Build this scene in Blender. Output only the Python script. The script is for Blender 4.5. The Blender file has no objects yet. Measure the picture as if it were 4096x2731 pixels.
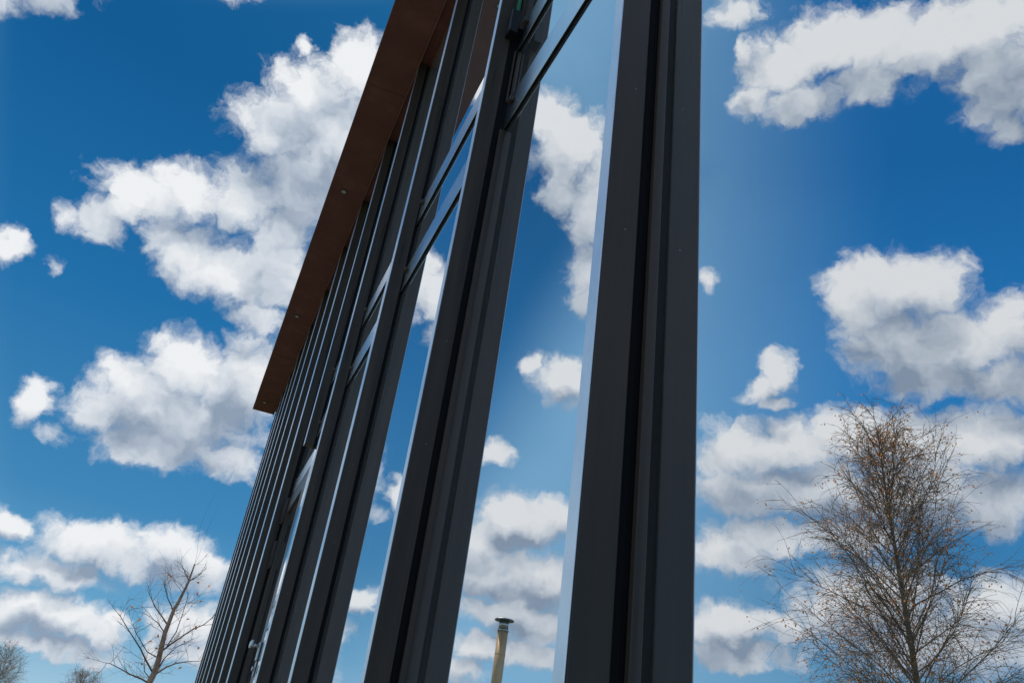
import bpy, bmesh, math, random
from mathutils import Vector, Matrix

# ---------------------------------------------------------------- camera
S = bpy.context.scene
D = 0.55          # distance from the camera to the glass plane (m)
H = 0.32          # camera height above the ground (m): a very low viewpoint
cam_data = bpy.data.cameras.new("camera")
cam = bpy.data.objects.new("camera", cam_data)
S.collection.objects.link(cam)
rt = Vector((0.914243, -0.385303, 0.125307))
up = Vector((-0.296159, -0.424453, 0.855646))
fw = Vector((0.276496, 0.819379, 0.502164))
M = Matrix((rt, up, -fw)).transposed().to_4x4()
M.translation = (0, 0, H)
cam.matrix_world = M
cam_data.sensor_width = 36.0
cam_data.lens = 28.71
cam_data.clip_start = 0.02
cam_data.clip_end = 5000
S.camera = cam

# ---------------------------------------------------------------- exposure
S.view_settings.view_transform = 'Standard'
S.view_settings.look = 'None'
S.view_settings.exposure = 0.0
S.view_settings.gamma = 1.0
S.cycles.max_bounces = 10
S.cycles.transparent_max_bounces = 16

# ---------------------------------------------------------------- sun
SUN_AZ, SUN_EL = math.radians(7), math.radians(60)    # azimuth from +Y towards +X
sd = Vector((math.sin(SUN_AZ) * math.cos(SUN_EL), math.cos(SUN_AZ) * math.cos(SUN_EL), math.sin(SUN_EL)))
sun_data = bpy.data.lights.new("sun", 'SUN')
sun_data.energy = 3.6
sun_data.angle = math.radians(0.5)
sun_data.color = (1.0, 0.95, 0.88)
sun = bpy.data.objects.new("sun", sun_data)
S.collection.objects.link(sun)
sun.location = sd * 50
sun.rotation_euler = sd.to_track_quat('Z', 'Y').to_euler()

# ---------------------------------------------------------------- world: sky with drifting cumulus
# each cloud lobe: azimuth, Mercator height (both degrees), half width, half height, thinness
CLOUDS = [
    (4.9, 39.9, 3.3, 5.9, 0), (1.8, 6.4, 2.4, 1.1, 0.25), (1.2, 44.6, 5.3, 5.6, 0), (1.0, 8.1, 2.3, 1.6, 0), (0.6, 51.6, 3.2, 3.5, 0), (0.2, 11.4, 2.5, 1.8, 0.2),
    (-0.2, 6.3, 1.0, 0.7, 0.4), (-0.5, 24.0, 3.0, 4.1, 0), (-0.6, 18.6, 3.4, 1.2, 0), (-0.8, 29.0, 2.2, 1.5, 0), (-1.1, 39.8, 4.6, 4.3, 0), (-1.3, 34.9, 3.0, 3.8, 0),
    (-1.3, 11.9, 3.4, 1.6, 0), (-2.0, 31.7, 3.5, 3.0, 0), (-2.4, 47.1, 4.0, 3.9, 0), (-3.6, 7.2, 1.5, 0.8, 0.3), (-3.7, 5.2, 1.0, 0.5, 0.4), (-4.1, 20.1, 5.8, 2.7, 0),
    (-4.2, 23.8, 3.5, 2.6, 0), (-4.4, 43.9, 3.9, 3.6, 0), (-4.6, 50.9, 1.1, 1.1, 0.35), (-4.6, 6.5, 2.5, 1.0, 0), (-5.0, 37.5, 3.0, 3.1, 0), (-5.1, 11.3, 4.4, 1.5, 0),
    (-5.3, 17.8, 3.4, 1.4, 0), (-5.6, 31.5, 4.0, 2.6, 0), (-6.0, 6.9, 2.7, 1.3, 0), (-6.1, 5.4, 4.3, 0.7, 0.25), (-6.3, 21.5, 3.5, 2.5, 0), (-6.5, 11.5, 1.3, 1.0, 0),
    (-7.4, 9.4, 3.2, 1.0, 0), (-8.1, 31.1, 1.8, 1.9, 0), (-8.2, 21.8, 2.1, 1.8, 0), (-8.4, 6.9, 2.1, 1.5, 0), (-8.8, 19.6, 1.9, 1.9, 0), (-9.0, 36.1, 3.1, 2.3, 0),
    (-9.2, 32.4, 1.8, 1.9, 0.3), (-9.2, 9.0, 1.6, 0.8, 0), (-10.5, 17.1, 1.5, 0.9, 0.7), (-10.9, 11.2, 1.4, 1.1, 0), (-11.6, 34.5, 3.6, 1.9, 0), (-11.8, 53.2, 2.1, 1.6, 0),
    (-12.4, 33.0, 1.7, 1.3, 0), (-12.5, 18.6, 1.3, 1.7, 0.5), (-13.3, 31.5, 1.7, 1.6, 0), (-15.0, 27.3, 0.7, 1.1, 0.8), (-15.5, 30.7, 1.3, 1.2, 0.52), (-17.8, 27.5, 1.0, 1.6, 0),
    (-20.6, 7.9, 2.7, 1.0, 0.2), (-20.9, 16.5, 3.0, 1.8, 0), (-21.2, 51.6, 2.5, 2.4, 0), (-21.2, 23.1, 1.8, 1.1, 0.58), (-21.7, 14.7, 3.5, 1.8, 0), (-22.4, 9.8, 4.2, 1.0, 0.15),
    (-23.0, 30.1, 0.8, 1.2, 0.3), (-23.3, 13.8, 5.4, 1.2, 0.1), (-23.7, 18.3, 4.0, 2.2, 0), (-23.8, 49.1, 4.3, 3.8, 0), (-23.9, 44.9, 2.4, 2.3, 0), (-23.9, 12.0, 5.0, 1.1, 0.1),
    (-24.9, 14.3, 3.8, 2.2, 0), (-25.6, 9.5, 3.5, 1.0, 0.15), (-25.7, 29.0, 2.7, 1.9, 0), (-25.7, 11.3, 3.5, 1.2, 0.1), (-26.5, 18.5, 2.6, 1.9, 0), (-26.6, 44.0, 2.5, 5.0, 0),
    (-26.7, 35.7, 1.5, 1.3, 0.2), (-27.0, 38.3, 2.0, 3.2, 0), (-34.4, 37.8, 1.0, 1.4, 0.3), (-34.8, 12.2, 2.5, 1.6, 0), (-35.7, 17.4, 3.3, 1.5, 0.2), (-36.2, 12.9, 3.1, 1.6, 0),
    (-36.3, 24.4, 3.4, 2.4, 0), (-36.4, 11.0, 4.1, 0.9, 0.2), (-36.9, 61.7, 3.1, 1.7, 0.3), (-37.2, 21.6, 4.3, 1.9, 0), (-37.5, 57.7, 0.9, 1.4, 0.25), (-38.2, 53.3, 2.2, 1.8, 0.15),
    (-38.3, 29.2, 1.5, 1.1, 0), (-38.3, 18.8, 4.7, 1.3, 0.1), (-38.9, 12.8, 1.9, 1.2, 0.1), (-39.5, 28.2, 1.2, 0.7, 0.15), (-39.6, 30.5, 1.6, 1.7, 0), (-40.3, 25.0, 4.0, 2.1, 0),
    (-41.3, 56.1, 4.0, 3.2, 0), (-41.9, 22.0, 4.8, 2.6, 0), (-42.9, 52.3, 3.8, 1.9, 0.1), (-43.6, 18.8, 4.1, 1.2, 0.25), (-44.2, 14.1, 5.4, 3.0, 0.15), (-44.4, 25.5, 3.8, 2.3, 0),
    (-45.3, 57.3, 4.9, 3.4, 0), (-45.3, 35.5, 2.3, 3.5, 0), (-47.5, 36.2, 3.5, 3.0, 0), (-47.7, 25.1, 3.6, 2.2, 0), (-47.9, 31.9, 4.1, 2.4, 0), (-47.9, 21.8, 4.4, 2.9, 0),
    (-48.0, 12.5, 6.0, 2.2, 0.15), (-48.2, 53.1, 4.0, 1.9, 0), (-49.4, 56.5, 4.8, 3.3, 0), (-50.1, 29.1, 4.1, 1.7, 0), (-50.5, 35.8, 3.2, 2.8, 0), (-51.3, 14.6, 2.9, 2.0, 0.1),
    (-51.8, 31.4, 3.8, 2.6, 0), (-52.4, 24.7, 3.6, 2.7, 0), (-52.5, 21.0, 3.2, 2.4, 0), (-53.6, 55.4, 5.3, 3.7, 0), (-54.0, 28.3, 2.8, 1.8, 0), (-54.9, 32.1, 1.9, 3.0, 0),
    (-57.7, 46.5, 1.6, 1.5, 0.1), (-58.1, 49.9, 3.4, 4.1, 0), (-58.2, 54.7, 4.9, 3.9, 0),
]
# thick grey undersides, same layout
SHADES = [
    (1.4, 41.5, 2.9, 3.2, 0), (-0.3, 21.5, 2.4, 2.3, 0.3), (-1.0, 10.9, 3.6, 0.8, 0), (-1.3, 18.1, 3.8, 0.9, 0.1), (-2.0, 39.1, 6.0, 3.3, 0), (-2.7, 44.6, 3.0, 2.1, 0.35),
    (-2.9, 19.3, 6.4, 2.0, 0), (-5.2, 5.6, 3.9, 0.7, 0), (-5.5, 9.6, 4.4, 0.7, 0), (-6.4, 18.7, 2.7, 1.6, 0.2), (-7.2, 6.4, 2.1, 0.7, 0), (-8.0, 33.6, 2.5, 1.4, 0.35),
    (-10.5, 10.5, 1.3, 0.5, 0), (-16.6, 27.5, 0.9, 0.7, 0.4), (-22.0, 41.6, 5.3, 2.9, 0.3), (-23.7, 11.1, 4.1, 0.6, 0.2), (-23.8, 16.9, 4.3, 0.8, 0), (-24.3, 13.2, 5.2, 0.8, 0),
    (-25.4, 27.7, 2.3, 0.8, 0.2), (-36.4, 11.4, 3.1, 0.7, 0), (-37.2, 20.8, 5.1, 1.3, 0), (-38.8, 12.3, 1.5, 0.5, 0), (-39.5, 28.7, 1.8, 0.7, 0.3), (-40.8, 23.0, 3.7, 1.1, 0.3),
    (-42.3, 20.3, 5.1, 1.5, 0), (-46.4, 13.2, 5.1, 1.6, 0.2), (-47.6, 31.1, 4.0, 1.6, 0.1), (-48.3, 53.8, 5.0, 1.7, 0.4), (-48.9, 20.0, 4.6, 1.5, 0), (-49.0, 33.7, 2.3, 2.0, 0.3),
    (-50.2, 29.4, 5.3, 1.9, 0), (-52.5, 21.0, 2.5, 1.5, 0), (-53.9, 27.6, 2.6, 1.5, 0.1), (-55.1, 52.5, 4.2, 2.0, 0.3), (-57.9, 48.6, 3.1, 3.0, 0),
]


def N(nt, t, **kw):
    n = nt.nodes.new(t)
    for k, v in kw.items():
        setattr(n, k, v)
    return n

def mth(nt, op, a, b=None, c=None, clamp=False):
    n = nt.nodes.new('ShaderNodeMath'); n.operation = op; n.use_clamp = clamp
    for i, v in enumerate((a, b, c)):
        if v is None: continue
        if isinstance(v, (int, float)): n.inputs[i].default_value = v
        else: nt.links.new(v, n.inputs[i])
    return n.outputs[0]

def vmth(nt, op, a, b=None, c=None):
    n = nt.nodes.new('ShaderNodeVectorMath'); n.operation = op
    for i, v in enumerate((a, b, c)):
        if v is None: continue
        if isinstance(v, tuple): n.inputs[i].default_value = v
        else: nt.links.new(v, n.inputs[i])
    return n.outputs['Value'] if op in ('LENGTH', 'DOT_PRODUCT') else n.outputs['Vector']

def lobe_group(name, table, blend):
    g = bpy.data.node_groups.new(name, 'ShaderNodeTree')
    g.interface.new_socket("P", in_out='INPUT', socket_type='NodeSocketVector')
    g.interface.new_socket("F", in_out='OUTPUT', socket_type='NodeSocketFloat')
    i = g.nodes.new('NodeGroupInput'); o = g.nodes.new('NodeGroupOutput')
    acc = None
    for (u, v, ru, rv, thin) in table:
        q = vmth(g, 'MULTIPLY_ADD', i.outputs[0], (1 / ru, 1 / rv, 0.0), (-u / ru, -v / rv, thin))
        l = vmth(g, 'LENGTH', q)
        acc = l if acc is None else mth(g, 'SMOOTH_MIN', acc, l, blend)
    g.links.new(mth(g, 'SUBTRACT', 1.0, acc), o.inputs[0])
    return g

def build_world():
    w = bpy.data.worlds.new("World"); S.world = w; w.use_nodes = True
    nt = w.node_tree; nt.nodes.clear()
    out = N(nt, 'ShaderNodeOutputWorld')
    sky = N(nt, 'ShaderNodeTexSky'); sky.sky_type = 'NISHITA'; sky.sun_disc = False
    sky.sun_elevation = SUN_EL
    sky.sun_rotation = SUN_AZ
    sky.altitude = 60; sky.air_density = 1.0; sky.dust_density = 0.5; sky.ozone_density = 2.5
    tc = N(nt, 'ShaderNodeTexCoord')
    sep = N(nt, 'ShaderNodeSeparateXYZ'); nt.links.new(tc.outputs['Generated'], sep.inputs[0])
    x, y, z = sep.outputs
    az = mth(nt, 'MULTIPLY', mth(nt, 'ARCTAN2', x, y), 57.29578)
    zc = mth(nt, 'MINIMUM', mth(nt, 'MAXIMUM', z, -0.95), 0.985)
    mer = mth(nt, 'MULTIPLY', mth(nt, 'LOGARITHM', mth(nt, 'DIVIDE', mth(nt, 'ADD', 1.0, zc), mth(nt, 'SUBTRACT', 1.0, zc)), math.e), 28.64789)
    com = N(nt, 'ShaderNodeCombineXYZ'); nt.links.new(az, com.inputs[0]); nt.links.new(mer, com.inputs[1])
    P0 = com.outputs[0]
    # domain warp for ragged, curling edges
    wn = N(nt, 'ShaderNodeTexNoise'); wn.noise_dimensions = '2D'
    nt.links.new(P0, wn.inputs['Vector'])
    wn.inputs['Scale'].default_value = 0.42; wn.inputs['Detail'].default_value = 4.0; wn.inputs['Roughness'].default_value = 0.55
    wv = vmth(nt, 'MULTIPLY', vmth(nt, 'SUBTRACT', wn.outputs['Color'], (0.5, 0.5, 0.5)), (2.6, 2.2, 0.0))
    P = vmth(nt, 'ADD', P0, wv)

    def fbm(p, detail):
        n = N(nt, 'ShaderNodeTexNoise'); n.noise_dimensions = '2D'
        nt.links.new(p, n.inputs['Vector'])
        n.inputs['Scale'].default_value = 0.38; n.inputs['Detail'].default_value = detail; n.inputs['Roughness'].default_value = 0.64
        return n.outputs[0]
    def lobes_at(group, p):
        g = N(nt, 'ShaderNodeGroup'); g.node_tree = group; nt.links.new(p, g.inputs[0])
        return g.outputs[0]
    na = fbm(P, 9.0)
    up_ = N(nt, 'ShaderNodeCombineXYZ'); nt.links.new(mth(nt, 'MULTIPLY_ADD', mer, 0.085, 0.55), up_.inputs[1]); up_.inputs[0].default_value = 0.2
    Pu = vmth(nt, 'ADD', P, up_.outputs[0])
    nb = fbm(Pu, 2.0)
    # billows
    vo = N(nt, 'ShaderNodeTexVoronoi'); vo.voronoi_dimensions = '2D'; vo.feature = 'F1'
    nt.links.new(P, vo.inputs['Vector'])
    vo.inputs['Scale'].default_value = 0.7; vo.inputs['Detail'].default_value = 3.0; vo.inputs['Roughness'].default_value = 0.5
    vo.normalize = True
    # broad smooth version of the same noise, for soft self-shading
    nlow = N(nt, 'ShaderNodeTexNoise'); nlow.noise_dimensions = '2D'; nt.links.new(P, nlow.inputs['Vector'])
    nlow.inputs['Scale'].default_value = 0.38; nlow.inputs['Detail'].default_value = 2.0; nlow.inputs['Roughness'].default_value = 0.5
    # wild sky outside the observed part: scattered cumulus from noise alone
    wild = N(nt, 'ShaderNodeTexNoise'); wild.noise_dimensions = '2D'; nt.links.new(P, wild.inputs['Vector'])
    wild.inputs['Scale'].default_value = 0.05; wild.inputs['Detail'].default_value = 3.0
    m1 = mth(nt, 'MULTIPLY', mth(nt, 'ADD', az, 80.0), 0.2, clamp=True)
    m2 = mth(nt, 'MULTIPLY', mth(nt, 'SUBTRACT', 14.0, az), 0.2, clamp=True)
    m3 = mth(nt, 'MULTIPLY', mth(nt, 'SUBTRACT', 66.0, mer), 0.1, clamp=True)
    known = mth(nt, 'MULTIPLY', mth(nt, 'MULTIPLY', m1, m2), m3)
    wildf = mth(nt, 'SUBTRACT', mth(nt, 'MULTIPLY', wild.outputs[0], 5.0), 2.55)
    def field(f, n):
        f2 = mth(nt, 'MAXIMUM', f, mth(nt, 'SUBTRACT', wildf, mth(nt, 'MULTIPLY', known, 9.0)))
        f3 = mth(nt, 'MAXIMUM', mth(nt, 'MINIMUM', f2, 0.75), -1.2)
        return mth(nt, 'ADD', f3, mth(nt, 'MULTIPLY_ADD', n, 1.12, -0.53))
    bg1 = N(nt, 'ShaderNodeBackground'); bg1.inputs['Strength'].default_value = 0.1
    # deep spring blue: the physical sky pulled towards a clean, polarised gradient
    deep = N(nt, 'ShaderNodeMix'); deep.data_type = 'RGBA'; deep.blend_type = 'MULTIPLY'
    deep.inputs['Factor'].default_value = 1.0
    deep.inputs['B'].default_value = (0.15, 0.66, 0.86, 1)
    nt.links.new(sky.outputs[0], deep.inputs['A'])
    grad = N(nt, 'ShaderNodeValToRGB'); nt.links.new(z, grad.inputs[0])
    te = grad.color_ramp.elements
    te[0].position = 0.03; te[0].color = (0.46, 0.63, 0.77, 1)
    te[1].position = 0.66; te[1].color = (0.0018, 0.085, 0.265, 1)
    for ps, cl in ((0.13, (0.155, 0.37, 0.585, 1)), (0.24, (0.055, 0.23, 0.46, 1)), (0.45, (0.013, 0.145, 0.375, 1))):
        k = te.new(ps); k.color = cl
    g10 = vmth(nt, 'MULTIPLY', grad.outputs[0], (10.0, 10.0, 10.0))
    sk = N(nt, 'ShaderNodeMix'); sk.data_type = 'RGBA'; sk.inputs['Factor'].default_value = 0.86
    nt.links.new(deep.outputs['Result'], sk.inputs['A']); nt.links.new(g10, sk.inputs['B'])
    # pale veil added to the unseen sky at left, to whiten its reflection
    def smooth(v, a, b):
        m = N(nt, 'ShaderNodeMapRange'); m.interpolation_type = 'SMOOTHSTEP'
        nt.links.new(v, m.inputs['Value']); m.inputs['From Min'].default_value = a; m.inputs['From Max'].default_value = b
        return m.outputs[0]
    q = mth(nt, 'SUBTRACT', mth(nt, 'MULTIPLY_ADD', mer, -0.46, -6.0), az)
    r = mth(nt, 'SUBTRACT', mer, mth(nt, 'MULTIPLY_ADD', az, 0.5, 58.0))
    va = mth(nt, 'MULTIPLY', smooth(mth(nt, 'MAXIMUM', q, r), -1.5, 9.0), mth(nt, 'SUBTRACT', 1.0, smooth(mth(nt, 'MULTIPLY', az, -1.0), 24.0, 50.0)))
    veil = N(nt, 'ShaderNodeMix'); veil.data_type = 'RGBA'
    nt.links.new(mth(nt, 'MULTIPLY', va, mth(nt, 'MULTIPLY_ADD', wild.outputs[0], 0.35, 0.42)), veil.inputs['Factor'])
    gain = mth(nt, 'MULTIPLY_ADD', smooth(mth(nt, 'MULTIPLY', az, -1.0), 20.0, 48.0), mth(nt, 'MULTIPLY_ADD', smooth(z, 0.2, 0.5), 0.46, 0.03), 1.0)
    skg = vmth(nt, 'SCALE', sk.outputs['Result']); nt.links.new(gain, skg.node.inputs['Scale'])
    nt.links.new(skg, veil.inputs['A']); veil.inputs['B'].default_value = (3.1, 5.9, 8.4, 1)
    nt.links.new(veil.outputs['Result'], bg1.inputs['Color'])
    def cloud_shader(lobes, shades):
        fa = lobes_at(lobes, P) if lobes else mth(nt, 'ADD', -3.0, 0.0)
        fb = lobes_at(lobes, Pu) if lobes else fa
        da = mth(nt, 'ADD', field(fa, na), mth(nt, 'MULTIPLY_ADD', vo.outputs['Distance'], -0.50, 0.18))
        ds = field(fa, nlow.outputs[0])
        db = field(fb, nb)
        alpha = N(nt, 'ShaderNodeMapRange'); alpha.interpolation_type = 'SMOOTHSTEP'
        nt.links.new(da, alpha.inputs['Value'])
        alpha.inputs['From Min'].default_value = -0.18; alpha.inputs['From Max'].default_value = 0.52
        # lit tops, grey bases: how much cloud lies between here and the light
        lit = mth(nt, 'SUBTRACT', ds, db)
        s1 = mth(nt, 'MULTIPLY_ADD', lit, 0.50, 0.60)
        fine = mth(nt, 'MULTIPLY', mth(nt, 'SUBTRACT', da, ds), 0.46)
        s2 = mth(nt, 'ADD', mth(nt, 'SUBTRACT', s1, mth(nt, 'MULTIPLY', mth(nt, 'MAXIMUM', db, 0.0), 0.30)), fine)
        gs = lobes_at(shades, P) if shades else None
        gsm = N(nt, 'ShaderNodeMapRange'); gsm.interpolation_type = 'SMOOTHSTEP'
        nt.links.new(mth(nt, 'MULTIPLY_ADD', mth(nt, 'SUBTRACT', nlow.outputs[0], 0.5), 0.7, gs if gs is not None else -1.0), gsm.inputs['Value'])
        gsm.inputs['From Min'].default_value = -0.30; gsm.inputs['From Max'].default_value = 0.95
        s2 = mth(nt, 'SUBTRACT', s2, mth(nt, 'MULTIPLY', gsm.outputs[0], 0.52))
        s2 = mth(nt, 'MULTIPLY_ADD', s2, 0.74, 0.22)
        ramp = N(nt, 'ShaderNodeValToRGB'); nt.links.new(s2, ramp.inputs[0])
        e = ramp.color_ramp.elements
        e[0].position = 0.08; e[0].color = (0.27, 0.345, 0.455, 1)
        e[1].position = 0.98; e[1].color = (0.86, 0.88, 0.90, 1)
        m = ramp.color_ramp.elements.new(0.50); m.color = (0.56, 0.62, 0.70, 1)
        bg2 = N(nt, 'ShaderNodeBackground'); bg2.inputs['Strength'].default_value = 1.0
        nt.links.new(ramp.outputs[0], bg2.inputs['Color'])
        mix = N(nt, 'ShaderNodeMixShader')
        nt.links.new(alpha.outputs[0], mix.inputs[0])
        nt.links.new(bg1.outputs[0], mix.inputs[1]); nt.links.new(bg2.outputs[0], mix.inputs[2])
        return mix.outputs[0]
    SPLIT = -21.0
    def part(table, lo, hi):
        return [c for c in table if lo - 5 - 1.6 * c[2] < c[0] < hi + 5 + 1.6 * c[2]]
    east = cloud_shader(lobe_group("cloud_lobes_ahead", part(CLOUDS, SPLIT, 20), 0.16), lobe_group("cloud_shades_ahead", part(SHADES, SPLIT, 20), 0.3))
    west = cloud_shader(lobe_group("cloud_lobes_left", part(CLOUDS, -90, SPLIT), 0.16), lobe_group("cloud_shades_left", part(SHADES, -90, SPLIT), 0.3))
    rest = cloud_shader(None, None)
    m_ = N(nt, 'ShaderNodeMixShader'); nt.links.new(mth(nt, 'GREATER_THAN', az, SPLIT), m_.inputs[0])
    nt.links.new(west, m_.inputs[1]); nt.links.new(east, m_.inputs[2])
    m2_ = N(nt, 'ShaderNodeMixShader'); nt.links.new(mth(nt, 'GREATER_THAN', known, 0.001), m2_.inputs[0])
    nt.links.new(rest, m2_.inputs[1]); nt.links.new(m_.outputs[0], m2_.inputs[2])
    nt.links.new(m2_.outputs[0], out.inputs['Surface'])
    w.cycles.sampling_method = 'MANUAL'; w.cycles.sample_map_resolution = 512
build_world()

# ---------------------------------------------------------------- helpers
COL = S.collection

def mat(name, base, rough=0.5, metal=0.0, spec=0.5, noise=None, bump=0.0, bscale=60.0):
    m = bpy.data.materials.new(name); m.use_nodes = True
    nt = m.node_tree; b = nt.nodes['Principled BSDF']
    b.inputs['Base Color'].default_value = (*base, 1)
    b.inputs['Roughness'].default_value = rough
    b.inputs['Metallic'].default_value = metal
    b.inputs['Specular IOR Level'].default_value = spec
    tc = N(nt, 'ShaderNodeTexCoord')
    if noise:
        sc, c2, lo, hi = noise
        n = N(nt, 'ShaderNodeTexNoise'); n.inputs['Scale'].default_value = sc; n.inputs['Detail'].default_value = 8; n.inputs['Roughness'].default_value = 0.62
        nt.links.new(tc.outputs['Object'], n.inputs['Vector'])
        r = N(nt, 'ShaderNodeValToRGB'); nt.links.new(n.outputs[0], r.inputs[0])
        r.color_ramp.elements[0].position = lo; r.color_ramp.elements[0].color = (*base, 1)
        r.color_ramp.elements[1].position = hi; r.color_ramp.elements[1].color = (*c2, 1)
        nt.links.new(r.outputs[0], b.inputs['Base Color'])
    if bump:
        n2 = N(nt, 'ShaderNodeTexNoise'); n2.inputs['Scale'].default_value = bscale; n2.inputs['Detail'].default_value = 6
        nt.links.new(tc.outputs['Object'], n2.inputs['Vector'])
        bp = N(nt, 'ShaderNodeBump'); bp.inputs['Strength'].default_value = bump; bp.inputs['Distance'].default_value = 0.01
        nt.links.new(n2.outputs[0], bp.inputs['Height']); nt.links.new(bp.outputs[0], b.inputs['Normal'])
    return m

def powder_metal():
    """dark anodised aluminium with dusty specks, faint vertical streaks and a satin sheen"""
    m = bpy.data.materials.new("dark_aluminium"); m.use_nodes = True
    nt = m.node_tree; b = nt.nodes['Principled BSDF']
    tc = N(nt, 'ShaderNodeTexCoord')
    mp = N(nt, 'ShaderNodeMapping'); mp.inputs['Scale'].default_value = (30, 30, 1.2)
    nt.links.new(tc.outputs['Object'], mp.inputs['Vector'])
    st = N(nt, 'ShaderNodeTexNoise'); st.inputs['Scale'].default_value = 1.0; st.inputs['Detail'].default_value = 6
    nt.links.new(mp.outputs[0], st.inputs['Vector'])
    r = N(nt, 'ShaderNodeValToRGB'); nt.links.new(st.outputs[0], r.inputs[0])
    r.color_ramp.elements[0].position = 0.3; r.color_ramp.elements[0].color = (0.056, 0.043, 0.034, 1)
    r.color_ramp.elements[1].position = 0.75; r.color_ramp.elements[1].color = (0.094, 0.074, 0.059, 1)
    v = N(nt, 'ShaderNodeTexVoronoi'); v.inputs['Scale'].default_value = 28; nt.links.new(tc.outputs['Object'], v.inputs['Vector'])
    dots = mth(nt, 'LESS_THAN', v.outputs['Distance'], 0.045)
    sel = N(nt, 'ShaderNodeSeparateColor'); nt.links.new(v.outputs['Color'], sel.inputs[0])
    dots = mth(nt, 'MULTIPLY', dots, mth(nt, 'GREATER_THAN', sel.outputs[0], 0.80))
    mx = N(nt, 'ShaderNodeMix'); mx.data_type = 'RGBA'
    nt.links.new(dots, mx.inputs['Factor']); nt.links.new(r.outputs[0], mx.inputs['A']); mx.inputs['B'].default_value = (0.30, 0.28, 0.25, 1)
    nt.links.new(mx.outputs['Result'], b.inputs['Base Color'])
    rr = N(nt, 'ShaderNodeMapRange'); nt.links.new(st.outputs[0], rr.inputs[0])
    rr.inputs['From Min'].default_value = 0.3; rr.inputs['From Max'].default_value = 0.7
    rr.inputs['To Min'].default_value = 0.24; rr.inputs['To Max'].default_value = 0.44
    nt.links.new(rr.outputs[0], b.inputs['Roughness'])
    b.inputs['Specular IOR Level'].default_value = 0.32
    return m

def glass_outer():
    m = bpy.data.materials.new("coated_glass"); m.use_nodes = True
    nt = m.node_tree; nt.nodes.clear()
    out = N(nt, 'ShaderNodeOutputMaterial')
    tc = N(nt, 'ShaderNodeTexCoord')
    wob = N(nt, 'ShaderNodeTexNoise'); wob.inputs['Scale'].default_value = 1.3; wob.inputs['Detail'].default_value = 1.0
    nt.links.new(tc.outputs['Object'], wob.inputs['Vector'])
    bp = N(nt, 'ShaderNodeBump'); bp.inputs['Strength'].default_value = 0.05; bp.inputs['Distance'].default_value = 0.01
    nt.links.new(wob.outputs[0], bp.inputs['Height'])
    gl = N(nt, 'ShaderNodeBsdfGlossy'); gl.inputs['Roughness'].default_value = 0.0; gl.inputs['Color'].default_value = (0.97, 0.985, 1.0, 1)
    nt.links.new(bp.outputs[0], gl.inputs['Normal'])
    tr = N(nt, 'ShaderNodeBsdfTransparent'); tr.inputs['Color'].default_value = (0.93, 0.96, 0.97, 1)
    fr = N(nt, 'ShaderNodeFresnel'); fr.inputs['IOR'].default_value = 1.52
    fac = mth(nt, 'MULTIPLY_ADD', fr.outputs[0], 0.25, 0.80, clamp=True)
    mix = N(nt, 'ShaderNodeMixShader'); nt.links.new(fac, mix.inputs[0])
    nt.links.new(tr.outputs[0], mix.inputs[1]); nt.links.new(gl.outputs[0], mix.inputs[2])
    # pale haze mixed in to whiten the reflections, more at a glancing view
    df = N(nt, 'ShaderNodeBsdfDiffuse'); df.inputs['Color'].default_value = (0.8, 0.8, 0.78, 1)
    lw = N(nt, 'ShaderNodeLayerWeight'); lw.inputs['Blend'].default_value = 0.35
    dn = N(nt, 'ShaderNodeTexNoise'); dn.inputs['Scale'].default_value = 3.0; dn.inputs['Detail'].default_value = 8
    nt.links.new(tc.outputs['Object'], dn.inputs['Vector'])
    dust_haze = mth(nt, 'MULTIPLY', mth(nt, 'MULTIPLY_ADD', lw.outputs['Facing'], 0.07, 0.004), mth(nt, 'MULTIPLY_ADD', dn.outputs[0], 0.8, 0.6))
    mix2 = N(nt, 'ShaderNodeMixShader'); nt.links.new(dust_haze, mix2.inputs[0])
    nt.links.new(mix.outputs[0], mix2.inputs[1]); nt.links.new(df.outputs[0], mix2.inputs[2])
    nt.links.new(mix2.outputs[0], out.inputs[0])
    return m

def glass_clear():
    m = bpy.data.materials.new("glass_back_face"); m.use_nodes = True
    nt = m.node_tree; nt.nodes.clear()
    out = N(nt, 'ShaderNodeOutputMaterial')
    tr = N(nt, 'ShaderNodeBsdfTransparent'); tr.inputs['Color'].default_value = (0.96, 0.98, 0.98, 1)
    nt.links.new(tr.outputs[0], out.inputs[0])
    return m

def glass_inner():
    m = bpy.data.materials.new("mirror_coated_glass"); m.use_nodes = True
    b = m.node_tree.nodes['Principled BSDF']
    b.inputs['Base Color'].default_value = (0.86, 0.90, 0.93, 1)
    b.inputs['Metallic'].default_value = 1.0; b.inputs['Roughness'].default_value = 0.0
    return m

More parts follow.
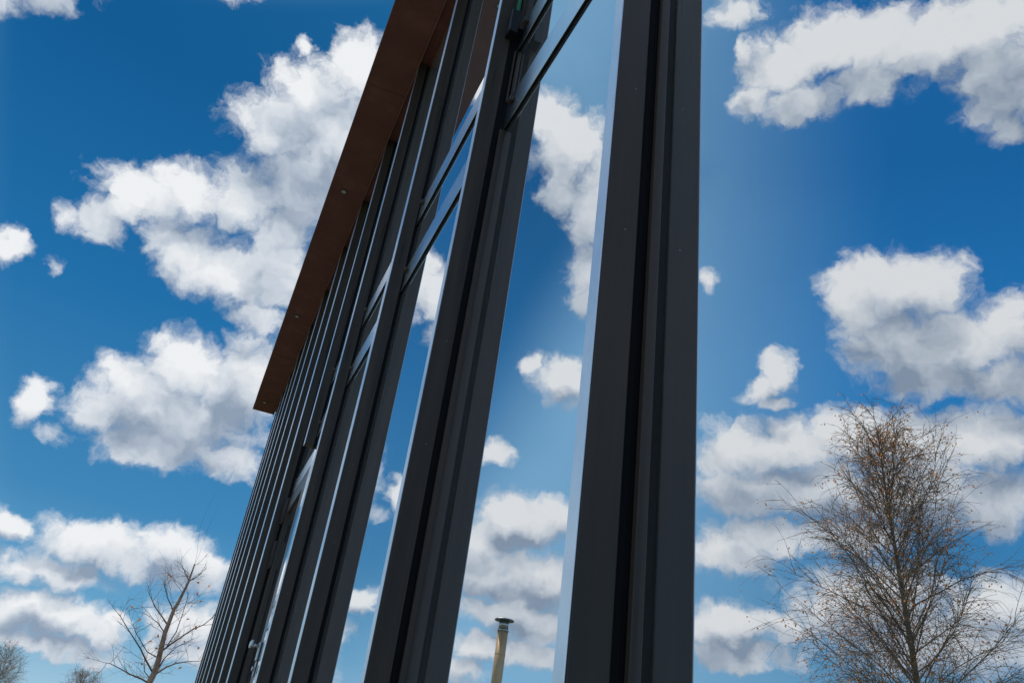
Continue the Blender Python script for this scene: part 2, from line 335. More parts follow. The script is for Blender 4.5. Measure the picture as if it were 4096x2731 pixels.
def corten():
    m = bpy.data.materials.new("weathering_steel"); m.use_nodes = True
    nt = m.node_tree; b = nt.nodes['Principled BSDF']
    tc = N(nt, 'ShaderNodeTexCoord')
    n = N(nt, 'ShaderNodeTexNoise'); n.inputs['Scale'].default_value = 3.5; n.inputs['Detail'].default_value = 10; n.inputs['Roughness'].default_value = 0.65
    nt.links.new(tc.outputs['Object'], n.inputs['Vector'])
    r = N(nt, 'ShaderNodeValToRGB'); nt.links.new(n.outputs[0], r.inputs[0])
    r.color_ramp.elements[0].position = 0.3; r.color_ramp.elements[0].color = (0.155, 0.058, 0.044, 1)
    r.color_ramp.elements[1].position = 0.72; r.color_ramp.elements[1].color = (0.23, 0.100, 0.068, 1)
    k = r.color_ramp.elements.new(0.55); k.color = (0.18, 0.068, 0.052, 1)
    nt.links.new(r.outputs[0], b.inputs['Base Color'])
    b.inputs['Roughness'].default_value = 0.75; b.inputs['Specular IOR Level'].default_value = 0.25
    bp = N(nt, 'ShaderNodeBump'); bp.inputs['Strength'].default_value = 0.15; bp.inputs['Distance'].default_value = 0.004
    nt.links.new(n.outputs[0], bp.inputs['Height']); nt.links.new(bp.outputs[0], b.inputs['Normal'])
    return m

METAL = powder_metal()
SHEEN = mat("post_sheen", (0.86, 0.88, 0.90), 0.34, metal=1.0, noise=(14, (0.78, 0.80, 0.82), 0.35, 0.7))  # pale metal stands in for the grazing sheen on the dark posts
RAILFACE = mat("rail_sheen", (0.88, 0.90, 0.92), 0.24, metal=1.0, noise=(9, (0.80, 0.82, 0.84), 0.35, 0.7))  # bright colour puts the glancing reflection into the dark rails
GASKET_AND_SHADE = mat("black_rubber_and_shade", (0.006, 0.006, 0.0065), 0.7, spec=0.2)  # rubber seals, and the shade painted on rail undersides
G_OUT, G_CLR, G_IN = glass_outer(), glass_clear(), glass_inner()
RUST = corten()
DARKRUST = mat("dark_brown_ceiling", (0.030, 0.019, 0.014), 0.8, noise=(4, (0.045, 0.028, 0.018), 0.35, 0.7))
STEEL = mat("brushed_steel", (0.55, 0.55, 0.53), 0.28, metal=1.0)
BLACK = mat("black_plastic", (0.012, 0.012, 0.014), 0.35)
GREEN = mat("green_plastic", (0.01, 0.22, 0.11), 0.4)
LENS = mat("frosted_lens", (0.55, 0.50, 0.40), 0.3)
RING = mat("dark_ring", (0.03, 0.03, 0.03), 0.4)

def add_box(bm, x0, x1, y0, y1, z0, z1, bev=0.0, seg=1, mi=0):
    vs = [bm.verts.new((x, y, z)) for x in (x0, x1) for y in (y0, y1) for z in (z0, z1)]
    idx = [(0, 1, 3, 2), (4, 6, 7, 5), (0, 4, 5, 1), (2, 3, 7, 6), (0, 2, 6, 4), (1, 5, 7, 3)]
    fs = [bm.faces.new([vs[i] for i in f]) for f in idx]
    for f in fs: f.material_index = mi
    if bev > 0:
        es = list({e for f in fs for e in f.edges})
        bmesh.ops.bevel(bm, geom=es, offset=bev, segments=seg, affect='EDGES', profile=0.5)
    return fs

def add_cyl(bm, c, axis, r0, r1, h, n=24, cap=True):
    axis = Vector(axis).normalized(); c = Vector(c)
    a = axis.orthogonal().normalized(); b = axis.cross(a)
    r_0 = [bm.verts.new(c + r0 * (math.cos(t) * a + math.sin(t) * b)) for t in (2 * math.pi * i / n for i in range(n))]
    r_1 = [bm.verts.new(c + h * axis + r1 * (math.cos(t) * a + math.sin(t) * b)) for t in (2 * math.pi * i / n for i in range(n))]
    for i in range(n):
        f = bm.faces.new((r_0[i], r_0[(i + 1) % n], r_1[(i + 1) % n], r_1[i])); f.smooth = True
    if cap:
        bm.faces.new(r_0[::-1]); bm.faces.new(r_1)

def obj(name, bm, mats, parent=None, smooth=False):
    bmesh.ops.recalc_face_normals(bm, faces=bm.faces)
    me = bpy.data.meshes.new(name); bm.to_mesh(me); bm.free()
    for m in (mats if isinstance(mats, (list, tuple)) else [mats]): me.materials.append(m)
    if smooth:
        for p in me.polygons: p.use_smooth = True
    o = bpy.data.objects.new(name, me); COL.objects.link(o)
    if parent is not None: o.parent = parent
    return o

def empty(name, loc, label, cat, group=None):
    o = bpy.data.objects.new(name, None); o.empty_display_size = 0.2; o.location = loc
    COL.objects.link(o); o['label'] = label; o['category'] = cat
    if group: o['group'] = group
    return o

def dup(o, loc, parent):
    c = o.copy(); COL.objects.link(c); c.location = loc; c.parent = parent
    for ch in o.children:
        k = ch.copy(); COL.objects.link(k); k.parent = c
    return c

# ---------------------------------------------------------------- ground
g = bmesh.new()
R_ = 1500
rings = [0.0, 3, 8, 20, 60, 200, 600, R_]
n_ = 48
prev = None
for r in rings:
    if r == 0:
        cur = [g.verts.new((0, 5, 0))]
    else:
        cur = [g.verts.new((r * math.cos(2 * math.pi * i / n_), 5 + r * math.sin(2 * math.pi * i / n_), 0)) for i in range(n_)]
    if prev is not None:
        for i in range(n_):
            if len(prev) == 1: g.faces.new((prev[0], cur[i], cur[(i + 1) % n_]))
            else: g.faces.new((prev[i], cur[i], cur[(i + 1) % n_], prev[(i + 1) % n_]))
    prev = cur
ground = obj("ground", g, mat("meadow_turf", (0.035, 0.055, 0.016), 0.95, noise=(0.8, (0.075, 0.085, 0.03), 0.35, 0.7), bump=0.6, bscale=9))
ground['kind'] = 'structure'
g = bmesh.new(); add_box(g, -1.7, D - 0.02, -3.0, 13.2, 0.0, 0.03)
for f in list(g.faces):
    if f.normal.z < -0.5: g.faces.remove(f)
pav = obj("pavement", g, mat("pale_paving", (0.28, 0.27, 0.25), 0.9, noise=(6, (0.36, 0.34, 0.31), 0.35, 0.7), bump=0.3, bscale=40))
pav['kind'] = 'structure'

# ---------------------------------------------------------------- the glass building
building = empty("glass_building", (D, 1.0, 0), "tall dark metal and mirror glass facade under a rusty steel canopy", "building")
building.location = (0, 0, 0)
def z_(k): return H + k * D                 # heights measured in glass distances above the lens
CW = 0.066 * D                              # mullion width
X0 = 0.8345 * D                             # outer face of the mullions
S_ALL = [-2.35, -0.29, 1.762, 3.79, 6.04, 8.2, 9.92, 11.61, 13.16, 14.9, 16.49, 17.9, 19.24, 20.4]
Y_END = 21.2 * D
Z_SOFF = z_(8.82); Z_REC = z_(9.0)
Z_R0, Z_R1 = z_(3.82), z_(4.08)             # lower rail
Z_U0, Z_U1 = z_(4.57), z_(4.80)             # upper rail
Z_DH = z_(3.72)                             # door head

def mullion_mesh(z0, z1, CW):
    b = bmesh.new()
    add_box(b, X0, 0.945 * D, 0, CW, z0, z1, 0.0022, 2)
    add_box(b, D + 0.030, D + 0.16, 0.002, CW - 0.002, z0, z1)
    return b
def gasket_mesh(z0, z1, CW):
    b = bmesh.new()
    add_box(b, 0.945 * D + 0.0005, D + 0.0295, 0.0045, CW - 0.0045, z0, z1)
    add_box(b, 0.972 * D, 0.978 * D, 0.0030, CW - 0.0030, z0, z1)      # lip of the pressure plate
    return b
def spacer_mesh(z0, z1, CW):
    b = bmesh.new()
    add_box(b, D + 0.0066, D + 0.0195, -0.011, CW + 0.011, z0, z1)
    return b

def width(s):
    return CW if s < 5 else (0.115 * D if s < 11 else 0.20 * D)       # door posts and far posts are broader
mull = {}
protos = {}
for i, s in enumerate(S_ALL):
    w_ = width(s)
    short = abs(s - 9.92) < 0.01
    key = (round(w_, 4), short)
    if key not in protos:
        z0 = Z_DH if short else 0.03
        m = obj("mullion", mullion_mesh(z0, Z_REC, w_), METAL, building)
        cp = bmesh.new(); add_box(cp, X0 - 0.0025, X0 - 0.0002, 0.0012, w_ - 0.0012, z0 + 0.001, Z_REC, 0.0008)
        obj("sheen_strip", cp, SHEEN, m)  # bright strip added to carry the sheen of the post face
        obj("gasket", gasket_mesh(z0, Z_REC, w_), GASKET_AND_SHADE, m)
        obj("spacer", spacer_mesh(z0, Z_REC, w_), METAL, m)
        gb = bmesh.new(); add_box(gb, D - 0.009, D + 0.0115, -0.009, 0.0035, z0 + 0.03, Z_R0 - 0.001 if not short else Z_U0 - 0.001, 0.0015, 2)
        obj("glazing_bead", gb, METAL, m)
        if not short:
            gb = bmesh.new(); add_box(gb, D - 0.008, D + 0.0115, -0.008, 0.0035, Z_U1 + 0.001, Z_REC - 0.001, 0.0015, 2)
            obj("glazing_bead", gb, METAL, m)
        m.location = (0, s * D, 0)
        protos[key] = m
    else:
        m = dup(protos[key], (0, s * D, 0), building)
    mull[i] = m

def pane_mesh(x, t, w, z0, z1):
    b = bmesh.new()
    add_box(b, x, x + t, 0, w, 0, z1 - z0)
    return b

def pane(name, y0, y1, z0, z1, yaw=0.0, back=0.0):
    """one double-glazed unit; the units sit a little out of true, as glass in such frames does"""
    w = y1 - y0
    b = pane_mesh(0.0, 0.006, w, z0, z1)
    bmesh.ops.recalc_face_normals(b, faces=b.faces)
    for f in b.faces: f.material_index = 0 if f.normal.x < -0.5 else 1
    o = obj(name, b, [G_OUT, G_CLR], building)
    yaw = math.radians(yaw)
    o.location = (D + back + w * math.sin(yaw), y0, z0)
    o.rotation_euler = (0, 0, yaw)
    obj("inner_pane", pane_mesh(0.020, 0.006, w, z0, z1), G_IN, o)
    return o

def faces_to(b, front, other):
    bmesh.ops.recalc_face_normals(b, faces=b.faces)
    for f in b.faces: f.material_index = front if f.normal.x < -0.5 else other

def rail(y0, y1, z0, z1, gap=None, knobs=(), yaw=0.0, back=0.0):
    """horizontal transom, one mesh with a shadow gap, and its stay clips; it follows the set of the glass"""
    b = bmesh.new(); w = y1 - y0
    if gap:
        add_box(b, -0.0105, -0.0002, 0, w, z0, gap - 0.0010, 0.0012)
        add_box(b, -0.0095, -0.0002, 0, w, gap + 0.0010, z1, 0.0012)
        add_box(b, -0.0015, -0.0003, 0, w, gap - 0.0009, gap + 0.0009)
    else:
        add_box(b, -0.0105, -0.0002, 0, w, z0, z1, 0.0012)
    add_box(b, 0.030, 0.12, 0, w, z0, z1)
    faces_to(b, 0, 1)
    o = obj("transom", b, [RAILFACE, GASKET_AND_SHADE], building)  # fronts coloured bright for sheen, other faces black for their shade
    yaw = math.radians(yaw)
    o.location = (D + back + w * math.sin(yaw), y0, 0); o.rotation_euler = (0, 0, yaw)
    for yk in knobs:
        kb = bmesh.new()
        add_box(kb, -0.027, -0.011, yk, yk + 0.030, z0 + 0.088, z0 + 0.108, 0.004, 2)
        obj("stay_clip", kb, METAL, o)
    return o

for i in range(len(S_ALL)):
    y0 = S_ALL[i] * D + width(S_ALL[i])
    y1 = (S_ALL[i + 1] * D) if i + 1 < len(S_ALL) else Y_END - 0.004
    a, c = y0 + 0.0006, y1 - 0.0006
    is_door = abs(S_ALL[i] - 9.92) < 0.01
    tilt = dict(yaw=0.0, back=0.0) if S_ALL[i] < 1 else (dict(yaw=1.2, back=0.013) if S_ALL[i] < 3 else dict(yaw=0.0, back=0.0 if is_door else -0.0155))
    rl = y0 - 0.0005, y1 + 0.0005
    if is_door:
        rail(rl[0], rl[1], z_(3.50), Z_DH - 0.001, **tilt)
        pane("glass_pane", a, c, Z_DH + 0.0, Z_U0, **tilt)
        rail(rl[0], rl[1], Z_U0, Z_U1, **tilt)
        pane("glass_pane", a, c, Z_U1, Z_REC, **tilt)
        DOOR = (y0, y1)
    else:
        pane("glass_pane", a, c, 0.05, Z_R0, **tilt)
        rail(rl[0], rl[1], Z_R0, Z_R1, gap=z_(3.90), knobs=((y1 - y0) - 0.075,), **tilt)
        v = pane("vent_window", a, c, Z_R1, Z_U0, **tilt)
        rail(rl[0], rl[1], Z_U0, Z_U1, knobs=((y1 - y0) - 0.085,), **tilt)
        b = bmesh.new(); w = y1 - y0                                   # slim glazing beads at both sides of the vent
        b.free()
        for ya in (0.012, w + 0.016 - 0.026):
            b = bmesh.new(); add_box(b, D - 0.006, D - 0.0004, ya, ya + 0.014, Z_R1 + 0.0005, Z_U0 - 0.0005, 0.001)
            k = obj("sash_bead", b, METAL, v); k.matrix_parent_inverse = v.matrix_basis.inverted(); k.location = (0, a, 0)
        pane("glass_pane", a, c, Z_U1, Z_REC, **tilt)

# door leaf between the short mullion and the next one
y0, y1 = DOOR; y0 -= width(9.92); w = y1 - y0
b = bmesh.new(); zt = z_(3.46)
add_box(b, D - 0.016, D + 0.04, 0.004, 0.16, 0.04, zt, 0.002)
add_box(b, D - 0.016, D + 0.04, w - 0.13, w - 0.004, 0.04, zt, 0.002)
add_box(b, D - 0.0155, D + 0.039, 0.161, w - 0.131, zt - 0.12, zt - 0.0005, 0.002)
add_box(b, D - 0.0155, D + 0.039, 0.161, w - 0.131, 0.041, 0.24, 0.002)
door = obj("door", b, METAL, building); door.location = (0, y0, 0)
b = bmesh.new(); add_box(b, D + 0.001, D + 0.008, 0.155, w - 0.125, 0.235, zt - 0.115)
obj("door_glass", b, G_IN, door)
b = bmesh.new(); zh = z_(1.32)                                          # lever handle
add_box(b, D - 0.030, D - 0.0165, 0.030, 0.085, zh - 0.085, zh + 0.025, 0.004, 2)
add_cyl(b, (D - 0.0305, 0.055, zh), (-1, 0, 0), 0.010, 0.010, 0.035, 14)
add_box(b, D - 0.082, D - 0.064, 0.040, 0.150, zh - 0.012, zh + 0.030, 0.008, 3)
obj("handle", b, STEEL, door)
b = bmesh.new(); zl = z_(1.08)
add_box(b, D - 0.024, D - 0.0165, 0.032, 0.072, zl - 0.045, zl + 0.045, 0.003, 2)
add_cyl(b, (D - 0.0245, 0.052, zl), (-1, 0, 0), 0.014, 0.013, 0.014, 16)
obj("lock", b, STEEL, door)
for k in (3.30, 2.68, 0.6):
    b = bmesh.new(); zk = z_(k)
    add_cyl(b, (D - 0.030, w - 0.030, zk - 0.105), (0, 0, 1), 0.011, 0.011, 0.21, 14)
    add_box(b, D - 0.028, D - 0.0165, w - 0.075, w - 0.012, zk - 0.10, zk + 0.10, 0.002)
    obj("hinge", b, METAL, door)

# rusty canopy: soffit plates, lip, recessed ceiling, roof
XS0 = 0.235 * D
can = bmesh.new()
YC1 = 22.0 * D
joints = [-3.0 * D, 0.6 * D, 4.3 * D, 8.85 * D, 13.6 * D, 18.3 * D, 20.6 * D, YC1]
for a, c in zip(joints[:-1], joints[1:]):
    add_box(can, XS0, 0.815 * D, a + 0.0015, c - 0.0015, Z_SOFF, Z_SOFF + 0.02, 0.001)
add_box(can, XS0 + 0.004, 7.0, -3.0 * D, YC1 - 0.003, Z_SOFF + 0.055, Z_SOFF + 0.28)
canopy = obj("roof_canopy", can, RUST, building)
b = bmesh.new(); add_box(b, 0.816 * D, 0.826 * D, -3.0 * D, YC1 - 0.004, Z_SOFF - 0.014, Z_SOFF + 0.054, 0.001)
obj("drip_lip", b, mat("lit_rust_edge", (0.34, 0.19, 0.14), 0.7, noise=(6, (0.26, 0.13, 0.09), 0.35, 0.7)), canopy)  # soffit rust painted paler here, for the sky light on this edge
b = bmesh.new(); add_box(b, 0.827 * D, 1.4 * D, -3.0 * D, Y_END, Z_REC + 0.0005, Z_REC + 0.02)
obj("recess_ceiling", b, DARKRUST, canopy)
first = None
for yl in (2.05, 6.74, 11.43, 16.15, 21.3):
    if first is None:
        b = bmesh.new()
        add_cyl(b, (0, 0, -0.004), (0, 0, 1), 0.034, 0.034, 0.005, 28)
        first = obj("downlight", b, RING, canopy); first.location = (0.475 * D, yl * D, Z_SOFF - 0.001)
        b = bmesh.new(); add_cyl(b, (0, 0, -0.0075), (0, 0, 1), 0.019, 0.022, 0.003, 24)
        first_lens = b
        lens_me = obj("lens", b, LENS, None)
        lens_me.data.transform(Matrix.Translation(first.location)); 
        lens_me.parent = canopy; lens_data = lens_me.data
    else:
        c = first.copy(); COL.objects.link(c); c.location = (0.475 * D, yl * D, Z_SOFF - 0.001)
        c2 = lens_me.copy(); COL.objects.link(c2); c2.location = (0, (yl - 2.05) * D, 0)

# far end wall, near end wall, rear wall, plinth
b = bmesh.new(); add_box(b, X0, 6.4, Y_END, Y_END + 0.12, 0, Z_SOFF + 0.054)
obj("end_wall", b, RUST, building)
b = bmesh.new(); add_box(b, X0 + 0.05, 6.4, -2.42 * D - 0.12, -2.42 * D, 0, Z_SOFF + 0.054)
obj("end_wall", b, RUST, building)
b = bmesh.new(); add_box(b, 6.41, 6.6, -2.42 * D - 0.12, Y_END + 0.12, 0, Z_SOFF + 0.054)
obj("rear_wall", b, RUST, building)
b = bmesh.new(); add_box(b, D - 0.01, D + 0.2, -2.42 * D, Y_END - 0.001, 0.0, 0.049)
obj("plinth", b, DARKRUST, building)

# small black contact box with a green cap on the second post
b = bmesh.new(); ys = 3.79 * D
add_box(b, 0.90 * D, 0.965 * D, ys - 0.050, ys - 0.0005, z_(4.66), z_(4.88), 0.003, 2)
bx = obj("opener_box", b, BLACK, building)
b = bmesh.new(); add_box(b, 0.935 * D, 0.955 * D, ys - 0.045, ys - 0.020, z_(4.885), z_(5.15), 0.002)
obj("green_cable", b, GREEN, bx)

# ---------------------------------------------------------------- trees
def tube(bm, pts, r0, r1, n=5):
    pts = [Vector(p) for p in pts]
    rows = []
    a = None
    for i, p in enumerate(pts):
        t = (pts[min(i + 1, len(pts) - 1)] - pts[max(i - 1, 0)]).normalized()
        if a is None: a = t.orthogonal().normalized()
        a = (a - t * a.dot(t)).normalized(); b2 = t.cross(a)
        r = r0 + (r1 - r0) * i / (len(pts) - 1)
        rows.append([bm.verts.new(p + r * (math.cos(2 * math.pi * k / n) * a + math.sin(2 * math.pi * k / n) * b2)) for k in range(n)])
    for A, B in zip(rows[:-1], rows[1:]):
        for k in range(n):
            f = bm.faces.new((A[k], A[(k + 1) % n], B[(k + 1) % n], B[k])); f.smooth = True
    return pts

def wander(rng, p, d, length, steps, jit, droop):
    pts = [Vector(p)]; d = Vector(d).normalized()
    for i in range(steps):
        d = (d + Vector((rng.gauss(0, jit), rng.gauss(0, jit), rng.gauss(0, jit) + droop))).normalized()
        pts.append(pts[-1] + d * (length / steps))
    return pts, d

def leaf(bm, rng, p, s):
    a = Vector((rng.gauss(0, 1), rng.gauss(0, 1), rng.gauss(0, 1))).normalized(); b2 = a.orthogonal().normalized()
    n3 = a.cross(b2) * 0.25
    vs = [bm.verts.new(p), bm.verts.new(p + (a * 0.5 + b2 * 0.33 + n3) * s), bm.verts.new(p + a * s), bm.verts.new(p + (a * 0.5 - b2 * 0.33 + n3) * s)]
    bm.faces.new(vs)

BARK = mat("pale_bark", (0.52, 0.39, 0.28), 0.85, noise=(9, (0.26, 0.18, 0.12), 0.48, 0.72), bump=0.5, bscale=40)
TWIG = mat("grey_twigs", (0.20, 0.155, 0.12), 0.8)
DTWIG = mat("brown_twigs", (0.22, 0.155, 0.10), 0.8, noise=(1.5, (0.32, 0.22, 0.13), 0.4, 0.65))
MOSS = mat("mossy_bark", (0.17, 0.14, 0.085), 0.9, noise=(8, (0.30, 0.25, 0.15), 0.4, 0.65), bump=0.5, bscale=30)
LEAF = mat("withered_leaves", (0.60, 0.24, 0.07), 0.7, noise=(3, (0.62, 0.34, 0.12), 0.35, 0.7))

_nt = LEAF.node_tree; _p = _nt.nodes['Principled BSDF']                 # thin leaves let the sun through
_t = _nt.nodes.new('ShaderNodeBsdfTranslucent'); _t.inputs['Color'].default_value = (0.75, 0.33, 0.10, 1)
_m = _nt.nodes.new('ShaderNodeMixShader'); _m.inputs[0].default_value = 0.55
_nt.links.new(_p.outputs[0], _m.inputs[1]); _nt.links.new(_t.outputs[0], _m.inputs[2])
_nt.links.new(_m.outputs[0], _nt.nodes['Material Output'].inputs['Surface'])

# main limbs of the sapling
LEFT = [
[(-0.049, 9.0, 0.85), (-0.047, 9.0, 1.004), (-0.03, 9.0, 1.099), (-0.031, 9.0, 1.23), (-0.042, 9.0, 1.338), (-0.051, 9.0, 1.46), (-0.046, 9.0, 1.561), (-0.04, 9.0, 1.676), (-0.019, 9.0, 1.77), (-0.004, 9.0, 1.865), (0.011, 9.0, 1.96), (0.014, 9.0, 2.054), (0.016, 9.0, 2.149)] ,
[(0.016, 9.0, 2.149), (0.007, 9.0, 2.242), (-0.013, 9.0, 2.348), (-0.045, 9.0, 2.537), (-0.033, 9.0, 2.741), (-0.008, 9.0, 2.909)] ,
[(0.018, 9.0, 2.122), (0.03, 9.0, 2.275), (0.033, 9.0, 2.528), (0.07, 9.0, 2.811)] ,
[(0.017, 9.0, 1.981), (0.077, 9.0, 2.041), (0.112, 8.999, 2.096)] ,
[(0.017, 9.0, 1.981), (-0.041, 9.0, 2.042), (-0.074, 9.0, 2.102)] ,
[(-0.032, 9.0, 1.291), (0.033, 9.0, 1.376), (0.106, 8.999, 1.458), (0.19, 8.998, 1.556), (0.273, 8.996, 1.616), (0.347, 8.993, 1.714), (0.388, 8.992, 1.839)] ,
[(-0.011, 9.0, 1.096), (0.061, 9.0, 1.174), (0.132, 8.999, 1.223), (0.253, 8.996, 1.275), (0.358, 8.993, 1.3)] ,
[(-0.051, 9.0, 1.107), (-0.138, 8.999, 1.187), (-0.215, 8.997, 1.269), (-0.299, 8.995, 1.338), (-0.384, 8.992, 1.407), (-0.463, 8.988, 1.478), (-0.549, 8.983, 1.534)] ,
[(-0.047, 9.0, 1.004), (-0.135, 8.999, 1.033), (-0.236, 8.997, 1.051), (-0.33, 8.994, 1.081), (-0.435, 8.989, 1.109), (-0.481, 8.987, 1.107)] ,
[(-0.05, 9.0, 1.535), (-0.135, 8.999, 1.619), (-0.225, 8.997, 1.702), (-0.292, 8.995, 1.791), (-0.336, 8.994, 1.846)] ,
[(-0.04, 9.0, 1.676), (-0.123, 8.999, 1.775), (-0.174, 8.998, 1.855), (-0.21, 8.998, 1.926)] ,
[(0.005, 9.0, 1.347), (0.046, 9.0, 1.491), (0.052, 9.0, 1.669), (0.05, 9.0, 1.876)] ,
[(-0.051, 9.0, 1.46), (-0.142, 8.999, 1.529), (-0.242, 8.997, 1.566)] ,
[(-0.031, 9.0, 1.23), (-0.154, 8.999, 1.268), (-0.315, 8.994, 1.421), (-0.356, 8.993, 1.487)] ,
[(-0.016, 9.0, 1.113), (0.016, 9.0, 1.239), (0.091, 9.0, 1.35), (0.223, 8.997, 1.449)] ,
[(-0.04, 9.0, 1.038), (-0.119, 8.999, 1.095), (-0.154, 8.999, 1.196)] ,
]
def sapling():
    rng = random.Random(5)
    k = 1.55
    t = empty("bare_tree", (-0.07, 13.95, 0), "slender bare sapling with a pale trunk just beyond the far end of the facade", "tree")
    def wp(p): return Vector((p[0] * k + 0.07, p[1] * k - 13.95, (p[2] - H) * k + H))
    lines = []
    for j, L in enumerate(LEFT):
        pts = [wp(p) for p in L]
        if j > 0:      # real depth: every limb leaves the plane of the trunk its own way
            sl = rng.uniform(-0.9, 0.9)
            base = pts[0].copy()
            for q in pts[1:]:
                q.y += sl * abs(q.x - base.x)
        lines.append(pts)
    bm = bmesh.new()
    trunk = [Vector((0.0, 0, 0.0)), Vector((0.01, 0, 0.55))] + lines[0]
    tube(bm, trunk, 0.056, 0.010, 8)
    obj("trunk", bm, BARK, t)
    cb = bmesh.new(); lb = bmesh.new()
    def grow(p, d, length, r, depth):
        pts, dd = wander(rng, p, d, length, 5, 0.16, 0.03)
        tube(cb, pts, r, r * 0.35, 4)
        if depth > 0:
            for q in range(rng.randint(3, 5)):
                i = rng.randint(1, 4)
                nd = (pts[i] - pts[i - 1]).normalized() + Vector((rng.gauss(0, .55), rng.gauss(0, .55), rng.gauss(0.1, .45)))
                grow(pts[i], nd, length * rng.uniform(0.4, 0.7), r * 0.55, depth - 1)
        elif rng.random() < 0.06:
            leaf(lb, rng, pts[-1], 0.07)
    for j, pts in enumerate(lines[1:], 1):
        fine = j in (1, 2)
        r0 = 0.0018 if fine else (0.015 if len(pts) > 4 else 0.010)
        tube(cb, pts, r0, 0.0008 if fine else 0.003, 5)
        if fine: continue
        for i in range(1, len(pts)):
            for q in range(2):
                d = (pts[i] - pts[i - 1]).normalized()
                nd = d + Vector((rng.gauss(0, .6), rng.gauss(0, .6), rng.gauss(0.15, .45)))
                grow(pts[i].lerp(pts[i - 1], rng.random()), nd, rng.uniform(0.2, 0.45), 0.0036, 1)
    for i in range(16):
        a = rng.randint(1, len(trunk) - 2); p = trunk[a].lerp(trunk[a + 1], rng.random())
        an = rng.uniform(0, 6.28)
        grow(p, (math.cos(an), math.sin(an), rng.uniform(0.3, 1.1)), rng.uniform(0.25, 0.6), 0.0045, 1)
    obj("crown", cb, TWIG, t); obj("leaves", lb, LEAF, t)
sapling()

def birch(loc, height, name, label, seed, spread=1.0, dens=1.0, leafy=1.0, mats=(MOSS, DTWIG), group=None, z_crown=0.12):
    rng = random.Random(seed)
    t = empty(name, loc, label, "tree", group)
    tb = bmesh.new(); cb = bmesh.new(); lb = bmesh.new()
    trunk = [Vector((0, 0, 0))]
    steps = 14
    for i in range(1, steps + 1):
        q = i / steps
        trunk.append(Vector((0.012 * height * math.sin(q * 3.3 + seed), 0.010 * height * math.sin(q * 4.1 + seed * 2), q * height)))
    tube(tb, trunk, 0.0105 * height, 0.0010 * height, 8)
    obj("trunk", tb, mats[0], t)
    def at_h(q):
        f = q * steps; i = min(int(f), steps - 1)
        return trunk[i].lerp(trunk[i + 1], f - i)
    nb = int(120 * dens)
    for b_ in range(nb):
        q = z_crown + (0.97 - z_crown) * ((b_ + rng.random()) / nb) ** 0.9
        p = at_h(q)
        an = b_ * 2.39996 + rng.gauss(0, .5)
        env = min(1.0, 1.6 * (1 - q)) ** 0.62
        ln = spread * height * (0.06 + 0.33 * env) * rng.uniform(0.55, 1.02)
        rise = 0.55 + 0.9 * q
        d = Vector((math.cos(an), math.sin(an), rise * rng.uniform(0.7, 1.6)))
        pts, dd = wander(rng, p, d, ln, 8, 0.09, -0.012)
        r = 0.0021 * height * (0.35 + 0.65 * env) * rng.uniform(0.7, 1.1)
        tube(cb, pts, r, 0.0014, 5)
        for s_ in range(int((10 + 22 * env) * dens)):
            i = rng.randint(2, 8); pp = pts[i].lerp(pts[i - 1], rng.random())
            d2 = (pts[i] - pts[i - 1]).normalized() * 0.9 + Vector((rng.gauss(0, .55), rng.gauss(0, .55), rng.gauss(0.05, .4)))
            l2 = ln * rng.uniform(0.16, 0.42)
            p2, d3 = wander(rng, pp, d2, l2, 5, 0.13, -0.05)
            tube(cb, p2, 0.0030, 0.0014, 4)
            for s2 in range(rng.randint(1, 3)):
                k = rng.randint(2, 5)
                d4 = (p2[k] - p2[k - 1]).normalized() + Vector((rng.gauss(0, .5), rng.gauss(0, .5), rng.gauss(-0.2, .4)))
                p3, _ = wander(rng, p2[k], d4, l2 * rng.uniform(0.3, 0.7), 4, 0.14, -0.10)
                tube(cb, p3, 0.0022, 0.0011, 3)
                if rng.random() < 0.42 * leafy:
                    for _q in range(rng.randint(1, 3)):
                        leaf(lb, rng, p3[-1] + Vector((rng.gauss(0, .03), rng.gauss(0, .03), rng.gauss(-.03, .03))), rng.uniform(0.018, 0.038))
    obj("crown", cb, mats[1], t)
    obj("leaves", lb, LEAF, t)
    return t

birch((-6.50, 7.24, 0), 5.25, "birch_tree", "bushy young birch hung with withered orange leaves mirrored in the nearest pane", 11, spread=0.92, dens=1.05)
birch((-5.6, 39.6, 0), 3.65, "bare_bush", "round leafless bush with reddish twigs at the lower left corner", 3, spread=1.25, dens=0.9, leafy=0.6, z_crown=0.04, group="bushes on the horizon")
birch((-2.7, 39.9, 0), 3.3, "bare_bush", "low leafless bush just left of the bare sapling", 4, spread=1.35, dens=0.9, leafy=0.5, z_crown=0.04, group="bushes on the horizon")

# ---------------------------------------------------------------- timber cabin and its flue, to the left of the view, mirrored in the glass
FX, FY = -6.70, 18.41
cab = empty("garden_cabin", (-8.3, 19.9, 0), "low timber garden cabin under the steel flue", "cabin")
WOOD = mat("weathered_boards", (0.20, 0.14, 0.09), 0.85, noise=(5, (0.13, 0.10, 0.075), 0.35, 0.7), bump=0.4, bscale=20)
FELT = mat("roofing_felt", (0.05, 0.05, 0.052), 0.95, bump=0.4, bscale=60)
b = bmesh.new(); add_box(b, -2.2, 2.2, -1.9, 1.9, 0, 1.75)
for k in range(12):
    add_box(b, -2.215, 2.215, -1.915, 1.915, 0.02 + k * 0.142, 0.15 + k * 0.142, 0.004)
obj("wall", b, WOOD, cab)
b = bmesh.new()
vs = [b.verts.new(v) for v in ((-2.45, -2.15, 1.70), (2.45, -2.15, 1.70), (2.45, 0, 2.42), (-2.45, 0, 2.42), (2.45, 2.15, 1.70), (-2.45, 2.15, 1.70))]
vt = [b.verts.new(v.co + Vector((0, 0, 0.07))) for v in vs]
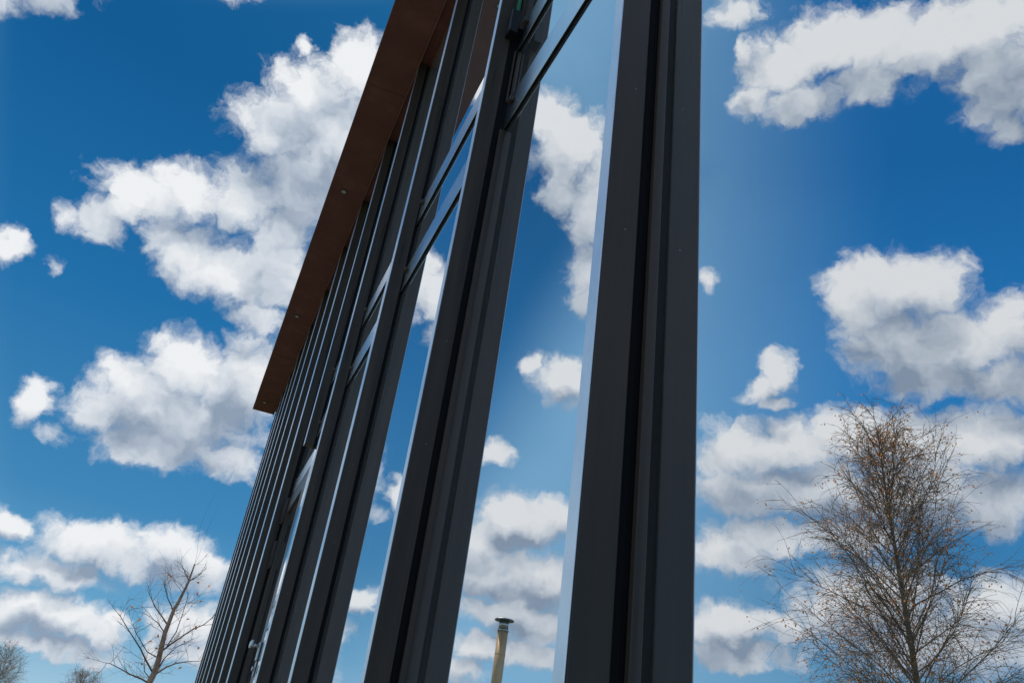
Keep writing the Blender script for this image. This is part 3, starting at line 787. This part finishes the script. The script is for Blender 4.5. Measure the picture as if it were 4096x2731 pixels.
for q in ((0, 1, 2, 3), (3, 2, 4, 5)):
    b.faces.new([vs[i] for i in q][::-1]); b.faces.new([vt[i] for i in q])
for q in ((0, 1), (1, 2), (2, 4), (4, 5), (5, 3), (3, 0)):
    b.faces.new((vs[q[0]], vs[q[1]], vt[q[1]], vt[q[0]]))
for sx in (-2.19, 2.19):
    b.faces.new([b.verts.new(v) for v in ((sx, -1.89, 1.75), (sx, 1.89, 1.75), (sx, 0, 2.41))])
obj("roof", b, FELT, cab)
b = bmesh.new(); add_box(b, -0.6, 0.3, -1.955, -1.92, 0.02, 1.62, 0.004)
dr = obj("door", b, mat("door_paint", (0.10, 0.13, 0.12), 0.5), cab)
b = bmesh.new(); add_cyl(b, (0.2, -1.957, 0.85), (0, -1, 0), 0.022, 0.026, 0.05, 14); obj("handle", b, STEEL, dr)
b = bmesh.new()
for (x0, x1, z0, z1) in ((0.8, 1.8, 0.72, 0.78), (0.8, 1.8, 1.42, 1.48), (0.8, 0.86, 0.7805, 1.4195), (1.74, 1.8, 0.7805, 1.4195)):
    add_box(b, x0, x1, -1.96, -1.916, z0, z1, 0.003)
wn = obj("window", b, mat("white_frame", (0.7, 0.7, 0.68), 0.5), cab)
b = bmesh.new(); add_box(b, 0.855, 1.745, -1.935, -1.928, 0.775, 1.425); obj("glass", b, G_IN, wn)

flue = empty("chimney_flue", (FX, FY, 2.33), "tall round metal flue with a flat conical rain cap mirrored in the glass", "flue")
COPPER = mat("brassy_steel", (0.72, 0.48, 0.24), 0.38, metal=0.35, noise=(3, (0.60, 0.40, 0.20), 0.35, 0.7))
b = bmesh.new(); add_cyl(b, (0, 0, -0.60), (0, 0, 1), 0.125, 0.125, 2.37, 40)
for zz in (0.45, 1.25):
    add_cyl(b, (0, 0, zz), (0, 0, 1), 0.128, 0.128, 0.02, 40, cap=False)
obj("pipe", b, COPPER, flue)
b = bmesh.new(); add_cyl(b, (0, 0, 1.771), (0, 0, 1), 0.135, 0.135, 0.05, 40); add_cyl(b, (0, 0, 1.822), (0, 0, 1), 0.118, 0.118, 0.20, 40)
obj("collar", b, STEEL, flue)
b = bmesh.new(); add_cyl(b, (0, 0, 2.023), (0, 0, 1), 0.235, 0.225, 0.025, 40); add_cyl(b, (0, 0, 2.0485), (0, 0, 1), 0.222, 0.02, 0.045, 40)
obj("rain_cap", b, mat("dark_steel_cap", (0.22, 0.24, 0.24), 0.4, metal=0.6), flue)
b = bmesh.new(); add_cyl(b, (0, 0, -0.52), (0, 0, 1), 0.24, 0.14, 0.22, 32, cap=False)
obj("flashing", b, STEEL, flue)
